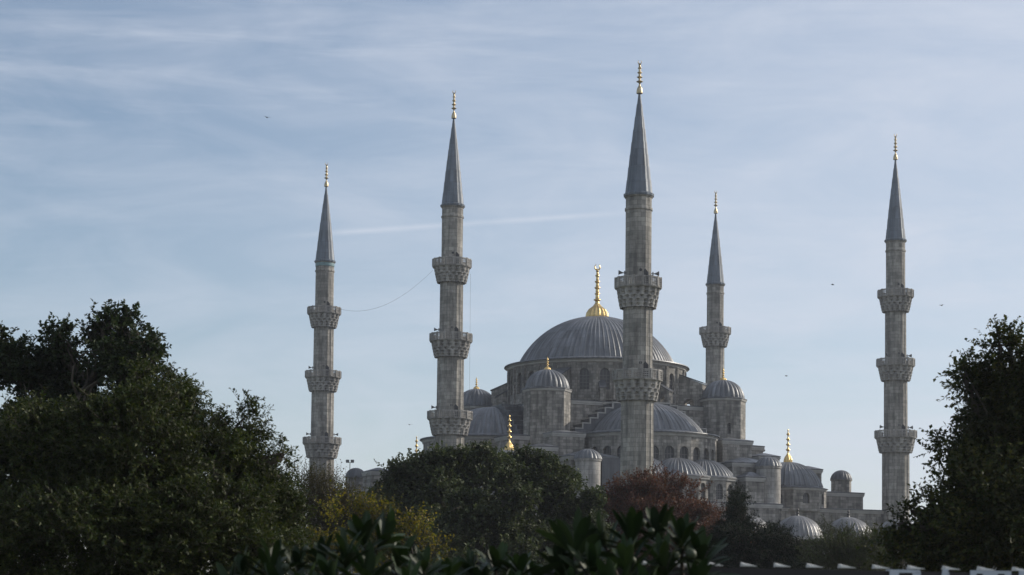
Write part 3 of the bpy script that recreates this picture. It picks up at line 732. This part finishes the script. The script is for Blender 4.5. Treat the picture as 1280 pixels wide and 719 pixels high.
# back-left oak, airy against the sky
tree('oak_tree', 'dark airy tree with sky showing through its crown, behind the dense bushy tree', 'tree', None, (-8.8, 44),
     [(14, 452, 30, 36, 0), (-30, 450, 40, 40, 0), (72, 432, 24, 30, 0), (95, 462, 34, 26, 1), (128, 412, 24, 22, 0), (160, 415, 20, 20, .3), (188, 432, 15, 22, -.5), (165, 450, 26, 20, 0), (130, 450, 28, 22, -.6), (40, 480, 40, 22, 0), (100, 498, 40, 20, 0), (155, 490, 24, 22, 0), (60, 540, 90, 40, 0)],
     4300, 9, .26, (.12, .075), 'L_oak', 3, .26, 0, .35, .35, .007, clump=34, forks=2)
# dense left bush
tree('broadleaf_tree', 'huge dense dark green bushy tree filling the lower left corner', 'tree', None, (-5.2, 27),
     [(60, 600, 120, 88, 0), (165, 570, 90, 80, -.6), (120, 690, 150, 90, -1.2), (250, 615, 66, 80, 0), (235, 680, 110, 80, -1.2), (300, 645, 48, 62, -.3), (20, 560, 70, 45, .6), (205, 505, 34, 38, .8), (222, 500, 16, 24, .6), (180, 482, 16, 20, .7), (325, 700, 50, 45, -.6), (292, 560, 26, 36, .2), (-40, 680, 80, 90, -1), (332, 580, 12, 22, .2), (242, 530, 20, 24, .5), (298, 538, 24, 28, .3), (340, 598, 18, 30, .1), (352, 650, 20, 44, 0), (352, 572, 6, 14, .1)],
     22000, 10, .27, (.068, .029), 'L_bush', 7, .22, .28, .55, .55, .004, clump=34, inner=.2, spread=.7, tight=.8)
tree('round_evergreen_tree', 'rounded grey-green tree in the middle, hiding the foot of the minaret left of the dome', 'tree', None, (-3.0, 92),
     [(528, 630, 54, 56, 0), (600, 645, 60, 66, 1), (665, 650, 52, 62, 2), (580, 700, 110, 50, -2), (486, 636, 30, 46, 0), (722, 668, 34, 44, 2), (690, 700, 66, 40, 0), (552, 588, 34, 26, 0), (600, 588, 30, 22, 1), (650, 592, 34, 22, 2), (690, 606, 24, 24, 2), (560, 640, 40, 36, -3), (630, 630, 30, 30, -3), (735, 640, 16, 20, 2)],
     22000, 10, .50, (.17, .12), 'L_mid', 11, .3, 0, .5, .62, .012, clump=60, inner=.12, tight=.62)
tree('red_tree', 'reddish-brown autumn tree below the nearest minaret', 'tree', None, (7.4, 112),
     [(815, 640, 62, 48, 0), (780, 660, 34, 50, 0), (860, 655, 34, 40, 1), (820, 690, 70, 40, -1), (805, 612, 28, 20, 0), (880, 680, 30, 40, 0)],
     6500, 9, .60, (.16, .09), 'L_red', 13, .16, 0, .45, .4, .014, clump=22, forks=2, flat=.5)
tree('red_shrub', 'brownish-red small tree behind the cedar, right of the big-leaved shrub', 'tree', None, (12.6, 108),
     [(905, 690, 42, 36, 0), (925, 700, 30, 26, 0)], 2400, 9, .5, (.16, .09), 'L_red', 14, .1, 0, .45, .4, .01, clump=22)
tree('cedar_tree', 'dark flat-layered cedar below the right-hand domes', 'tree', None, (10.6, 84),
     [(918, 632, 9, 24, 0), (920, 654, 22, 10, 0), (940, 667, 40, 9, -1), (900, 684, 34, 10, 0), (970, 682, 48, 9, -1), (940, 698, 60, 14, 0), (1005, 698, 44, 12, 0), (975, 708, 60, 14, -1)],
     5200, 16, .42, (.12, .035), 'L_cedar', 17, .18, .05, .05, .3, .01, clump=30, flat=.5, spread=1.2)
tree('olive_shrub', 'feathery olive-green shrub below the small portico domes', 'shrub', None, (13.6, 72),
     [(1048, 694, 42, 26, 0), (1046, 672, 16, 18, 0), (1075, 698, 36, 24, 0), (1092, 680, 20, 12, 0)],
     2400, 9, .36, (.085, .03), 'L_olive', 19, .08, 0, .9, .4, .006, 'twig', clump=18)
tree('brown_shrub', 'dull brown half-bare shrub beside the trunk side of the big right-hand tree', 'shrub', None, (15.3, 78),
     [(1110, 690, 40, 26, 0), (1080, 705, 40, 20, 0)],
     1300, 7, .4, (.07, .03), 'L_brown', 23, .08, 0, .9, .4, .008, 'twig', clump=18)
tree('plane_tree', 'big dark leafy tree filling the right edge beside the rightmost minaret', 'tree', None, (8.6, 31),
     [(1258, 565, 46, 60, 0), (1276, 505, 30, 42, 0), (1228, 515, 18, 30, 0), (1315, 490, 44, 50, 0), (1216, 606, 26, 46, -.5), (1265, 655, 80, 70, -1), (1192, 662, 32, 40, 0), (1305, 590, 54, 70, 0), (1205, 474, 9, 20, 0), (1250, 432, 8, 14, 0), (1262, 438, 10, 14, 0), (1172, 698, 30, 24, 0), (1152, 660, 6, 14, -.5), (1128, 690, 26, 22, 0), (1124, 655, 4, 10, 0), (1140, 640, 3, 12, 0), (1186, 560, 8, 12, 0), (1240, 470, 16, 20, 0)],
     9000, 9, .34, (.080, .056), 'L_right', 29, .2, .1, .6, .4, .004, clump=15, inner=.3, tight=1.35)
tree('bare_shrub', 'thin half-bare brown shrub with a few yellow leaves in front of the leftmost minaret', 'shrub', None, (-5.0, 48),
     [(400, 640, 40, 46, 0), (375, 640, 26, 50, 0), (440, 650, 30, 44, 0), (420, 680, 50, 40, 0)],
     3200, 6, .40, (.060, .034), 'L_brown', 31, .05, 0, 1.6, .3, .0045, 'twig', clump=14, forks=2)
tree('yellowing_shrub', 'yellow and orange autumn shrub in front of the rounded middle tree', 'shrub', None, (-2.1, 40),
     [(508, 668, 26, 30, 0), (468, 655, 26, 26, 0), (538, 690, 16, 22, 0), (400, 695, 50, 34, 0), (450, 695, 46, 26, 0), (430, 640, 20, 20, 0)],
     1000, 6, .30, (.07, .05), 'L_yel', 37, .04, 0, 1.2, .3, .004, 'twig', clump=9, forks=2)

# ------------------------------------------------------------------ big-leaved shrubs close to the camera
def blade_template():
    V = []; F_ = []; n = 9
    for i in range(n+1):
        t = i/n; wv = (math.sin(PI*min(1, t**1.35))**.60)*.5 if 0 < t < 1 else (.04 if i == 0 else .0)
        cz = -.16*t*t
        for s, lift in ((-1, .10), (-.5, .03), (0, 0), (.5, .03), (1, .10)):
            V.append((t, s*wv, cz+lift*wv*2))
    for i in range(n):
        for j in range(4): a = i*5+j; F_.append((a, a+1, a+6, a+5))
    return np.array(V), np.array(F_)
BT, BF = blade_template()
def rosette_shrub(label, base, tips, seed, nfruit, ln=.235, wd=.047, per=21):
    rng = np.random.default_rng(seed); root = empty('broad_leaved_shrub', (base[0], base[1], 0)); tag(root, label, 'shrub', 'big-leaved shrubs close in front')
    o = np.array([base[0], base[1], 0.]); stems = MB(); Vs, Fs = [], []; nb = 0; fr = []
    fork = Vector((0, 0, .7)); stems.tube([(0, 0, -.05), (0.02, 0, .35), fork], [.05, .045, .04], 8)
    for (px, py, dy, scl) in tips:
        P = np.array(at(px, py+9, base[1]+dy))-o; ax_ = nrm(np.array([P[0]*.25, P[1]*.2, 1.0])+rng.normal(0, .22, 3))
        q = Vector(P); mid = fork.lerp(q, .55); mid.z -= .1
        stems.tube([fork, mid, q-Vector(ax_)*.08, q+Vector(ax_)*.02], [.028, .018, .011, .007], 6)
        for i in range(per):
            az_ = i*2.4+rng.uniform(-.3, .3); el = R(2)+R(80)*(i/per)+rng.normal(0, .16)
            s1 = nrm(np.cross(ax_, [0.3, 1, .1])); s2 = np.cross(ax_, s1)
            D = nrm((s1*math.cos(az_)+s2*math.sin(az_))*math.cos(el)+ax_*math.sin(el))
            S = nrm(np.cross(D, ax_)); Nn = np.cross(S, D)
            l_ = ln*scl*rng.uniform(.75, 1.15)*(1-.25*i/per); w_ = wd*scl*rng.uniform(.85, 1.15); curl = rng.uniform(.2, 2.0)
            B0 = P-ax_*.09*(1-i/per)
            T = BT.copy(); T[:, 2] *= 1; Vv = B0+D*(T[:, 0:1]*l_)+S*(T[:, 1:2]*w_)+Nn*((T[:, 2:3]+.16*T[:, 0:1]**2)*w_-.16*curl*T[:, 0:1]**2*l_)
            Vs.append(Vv); Fs.append(BF+nb); nb += len(Vv)
    fast_mesh('foliage', np.concatenate(Vs), np.concatenate(Fs), 'L_mag', root, True)
    stems.build('stem', 'bark', root, smooth=True)
    for (px, py, dy, rr) in nfruit:
        P = at(px, py+3, base[1]+dy+.10); f = MB(); rr *= .75
        f.lathe([(.001, -rr), (rr*.55, -rr*.85), (rr*.93, -rr*.35), (rr, .1*rr), (rr*.85, rr*.55), (rr*.45, rr*.92), (.15*rr, rr*1.02), (.05*rr, rr*1.15), (.001, rr*1.15)], 14)
        fo = f.build('fruit', 'fruit', root, smooth=True); fo.location = Vector(P)-Vector(o); fo.rotation_euler = (rng.uniform(-.6, .6), rng.uniform(-.6, .6), 0)
tipsA = [(455, 668, 0, 1.15), (478, 665, .2, 1.1), (432, 690, -.2, 1.1), (405, 692, 0, 1), (372, 700, .1, 1), (340, 700, 0, 1), (305, 708, .1, 1), (500, 695, .1, 1.05), (530, 705, 0, 1), (560, 712, .2, .95), (460, 712, -.3, 1.1), (415, 722, -.4, 1.1), (350, 728, -.3, 1.05), (510, 728, -.3, 1), (290, 726, -.1, 1), (385, 735, -.5, 1), (455, 745, -.6, 1), (550, 745, -.3, 1), (320, 750, -.3, 1)]
rosette_shrub('big-leaved dark green shrub with round green fruit, below the leftmost minaret', (-1.0, 11.2), tipsA, 5,
              [(357, 707, -.35, .032), (452, 697, -.3, .036), (383, 684, -.1, .028), (430, 706, -.3, .032), (328, 686, -.1, .026), (484, 709, -.4, .03)])
tipsB = [(720, 676, 0, 1.15), (755, 672, .2, 1.0), (790, 665, 0, 1.1), (822, 662, .1, 1.1), (852, 668, 0, 1.05), (875, 690, 0, 1.1), (700, 702, .1, 1.05), (740, 706, -.2, 1.1), (785, 700, -.3, 1.1), (830, 700, -.2, 1.05), (768, 730, -.5, 1.1), (815, 735, -.5, 1), (865, 725, -.3, 1.0), (715, 735, -.3, 1), (880, 755, -.3, 1)]
rosette_shrub('big-leaved dark green shrub with round green fruit, in front of the red tree', (1.0, 10.6), tipsB, 6,
              [(803, 650, -.1, .030), (814, 661, -.2, .026), (864, 690, -.35, .040), (845, 692, -.3, .032), (790, 698, -.4, .032), (722, 702, -.3, .028), (829, 676, -.2, .024)])
tipsC = [(590, 706, 0, 1), (620, 700, .1, 1.05), (650, 705, 0, 1), (605, 728, -.2, 1), (640, 730, -.2, 1), (672, 722, 0, 1), (575, 738, -.2, 1), (660, 750, -.3, 1)]
rosette_shrub('lower big-leaved shrub without fruit, between the two fruiting ones', (0.0, 12.2), tipsC, 8, [], ln=.22, wd=.058)

# ------------------------------------------------------------------ snack kiosk at the lower right
KY = 11.0
k0 = at(680, 712, KY); k1 = at(1330, 717, KY)
kz = at(980, 709, KY).z
kiosk = empty('kiosk', ((k0.x+k1.x)/2, KY, 0)); tag(kiosk, 'dark snack kiosk whose saw-toothed white roof edge and lettered fascia cross the lower right edge', 'kiosk')
W2 = (k1.x-k0.x)/2
tilt = (k1.z-k0.z)/(k1.x-k0.x)
mb = MB(); mb.box(-W2+.1, W2-.1, .45, 2.4, 0, kz-.12); mb.build('kiosk_wall', 'kwall', kiosk)
mb = MB(); mb.prism([(-W2, kz-.36-.02), (W2, kz-.36-.02), (W2, kz-.012), (-W2, kz-.012)], (0, 0, 0), (1, 0, -.007), (0, 0, 1), (0, .05, 0)); fas = mb.build('fascia', 'board', kiosk)
mb = MB(); mb.add([(-W2, .05, kz-.06), (W2, .05, kz-.06), (W2, 2.6, kz-.35), (-W2, 2.6, kz-.35)], [(0, 1, 2, 3)])
mb.add([(-W2, .05, kz-.10), (W2, .05, kz-.10), (W2, 2.6, kz-.39), (-W2, 2.6, kz-.39)], [(3, 2, 1, 0)]); mb.build('roof_sheet', 'board', kiosk)
for xp in (698, 893, 935, 977, 1018, 1058, 1101, 1145, 1189, 1233, 1277, 1321, 851, 809, 767, 731):
    p = at(xp-7, 703+(xp-893)*.0165+1.5, KY); q = Vector((p.x-kiosk.location.x, 0, p.z))
    tm = MB(); tw_ = .085
    tm.add([(q.x, 0, q.z+.004), (q.x+tw_, 0, q.z-.010), (q.x+tw_, .08, q.z-.007), (q.x, .08, q.z+.012),
            (q.x, 0, q.z-.012), (q.x+tw_, 0, q.z-.012), (q.x+tw_, .11, q.z-.012), (q.x, .11, q.z-.012)],
           [(0, 1, 2, 3), (4, 5, 1, 0), (5, 6, 2, 1), (6, 7, 3, 2), (7, 4, 0, 3)])
    tm.build('roof_tooth', 'awn', kiosk)
def letter(px0, px1, py, polys):
    a = at(px0, py, KY-.012); b = at(px1, py, KY-.012); w_ = b.x-a.x; h_ = .25
    lm = MB()
    for poly in polys: lm.prism([(x*w_, -(1-y)*h_) for x, y in poly], (a.x-kiosk.location.x, -.014, a.z), (1, 0, -.007), (0, 0, 1), (0, .012, 0))
    lm.build('letter', 'letter', fas)
letter(1112, 1151, 712, [[(-.12, .97), (0, .97), (0, 1), (-.12, 1)], [(0, 0), (.3, 0), (.3, 1), (0, 1)], [(.302, .93), (.95, .93), (1, .96), (.97, 1), (.302, 1)], [(.74, .55), (1, .6), (1, .958), (.74, .928)], [(.302, .42), (.95, .42), (1, .598), (.302, .54)]])
letter(1166, 1198, 711.5, [[(0, 0), (.22, 0), (.62, 1), (.40, 1)], [(.78, 0), (1, 0), (.622, .95), (.51, .72)], [(.28, .30), (.72, .30), (.66, .42), (.33, .42)]])
letter(1213, 1264, 713, [[(0, .82), (.12, .82), (.16, .93), (.30, .93), (.36, .80), (.36, 0), (.62, 0), (.62, .80), (.68, .93), (.84, .93), (.88, .82), (1, .82), (1, 1), (0, 1)]])
letter(1274, 1312, 713.5, [[(0, 0), (.3, 0), (.3, 1), (0, 1)], [(.302, .93), (1, .93), (1, 1), (.302, 1)], [(.302, .46), (.9, .46), (.9, .56), (.302, .56)], [(.302, 0), (1, 0), (1, .12), (.302, .12)]])

# ------------------------------------------------------------------ cable between the minarets and birds
a = at(424, 386, 311); b = at(541, 338, 267.5); mb = MB(); pts = []
for i in range(17):
    t = i/16; p = a.lerp(b, t); p.z -= 4.6*4*t*(1-t)*.5; pts.append(p)
mb.tube(pts, .016, 4); tag(mb.build('hanging_cable', 'iron'), 'thin dark cable sagging between the two left minarets', 'cable')
def bird(px, py, Yd, label, flap, hd, perched=False):
    p = at(px, py, Yd); mb = MB()
    mb.tube([(0, -.20, 0), (0, -.15, .01), (0, 0, 0), (0, .13, .02), (0, .20, .03), (0, .25, .02)], [.012, .04, .075, .055, .045, .008], 8)
    o = mb.build('bird', 'feather', None, smooth=True, loc=p); o.rotation_euler = (R(60) if perched else 0, 0, hd)
    for s in (-1, 1):
        wm = MB()
        if perched: pl_ = [(0, .08, 0), (s*.085, .05, -.01), (s*.07, -.16, .0), (s*.02, -.22, 0)]
        else: pl_ = [(s*.04, .07, .01), (s*.25, .10, flap), (s*.52, -.02, flap*.5), (s*.25, -.05, flap), (s*.04, -.07, .01)]
        k = len(pl_); wm.add(pl_+[(x, y, z-.012) for x, y, z in pl_], [tuple(range(k)), tuple(range(k, 2*k))[::-1]]+[(i, (i+1) % k, k+(i+1) % k, k+i) for i in range(k)])
        wm.build('wing', 'feather', o)
    tag(o, label, 'bird', 'birds around the minarets'); o.scale = (.72, .72, .72); return o
bird(334, 147, 190, 'tiny dark bird high in the sky above the leftmost minaret', .12, .6)
bird(1041, 356, 190, 'tiny dark bird in the open sky between the two right-hand minarets', .10, 1.4)
bird(1177, 382, 200, 'tiny dark bird in the sky just right of the rightmost minaret', .14, 2.2)
bird(983, 470, 200, 'tiny dark bird gliding in the sky right of the corner tower', .05, 1.0)
bird(512, 531, 210, 'tiny dark bird low in the sky between the two left minarets', .1, .4)
bird(1108, 443.5, 288.0, 'dark bird perched on the middle balcony of the rightmost minaret', 0, 1.2, True).scale = (1.35, 1.35, 1.35)

# floodlight mast on the far left roof
q = at(437, 606, 300); q0 = at(437, 578, 300); mb = MB()
fl = empty('floodlight_mast', (q.x, 300, 15.6)); tag(fl, 'thin floodlight mast beside the small far-left roof turret', 'floodlight')
mb.tube([(0, 0, 0), (0, 0, q0.z-15.6)], .06, 6); mb.build('pole', 'iron', fl)
for dx in (-.38, .38):
    mb = MB(); mb.box(dx-.26, dx+.26, -.15, .15, q0.z-15.6, q0.z-15.2); mb.build('lamp', 'horn', fl)
mb = MB(); mb.box(-.6, .6, -.04, .04, q0.z-15.68, q0.z-15.603); mb.build('crossbar', 'iron', fl)

# ------------------------------------------------------------------ haze
hz = MB(); hz.box(-1501, 1501, -61, 2201, -1, 77.5)
ho = hz.build('haze', 'soil'); ho['kind'] = 'stuff'
mt = bpy.data.materials.new('haze_air'); mt.use_nodes = True; nt = mt.node_tree; nt.nodes.clear()
pv = N('ShaderNodeVolumePrincipled'); pv.inputs['Color'].default_value = (.86, .90, 1, 1); pv.inputs['Density'].default_value = .00018; pv.inputs['Anisotropy'].default_value = .3
oo = N('ShaderNodeOutputMaterial'); Lk(pv.outputs[0], oo.inputs['Volume'])
ho.data.materials.clear(); ho.data.materials.append(mt)
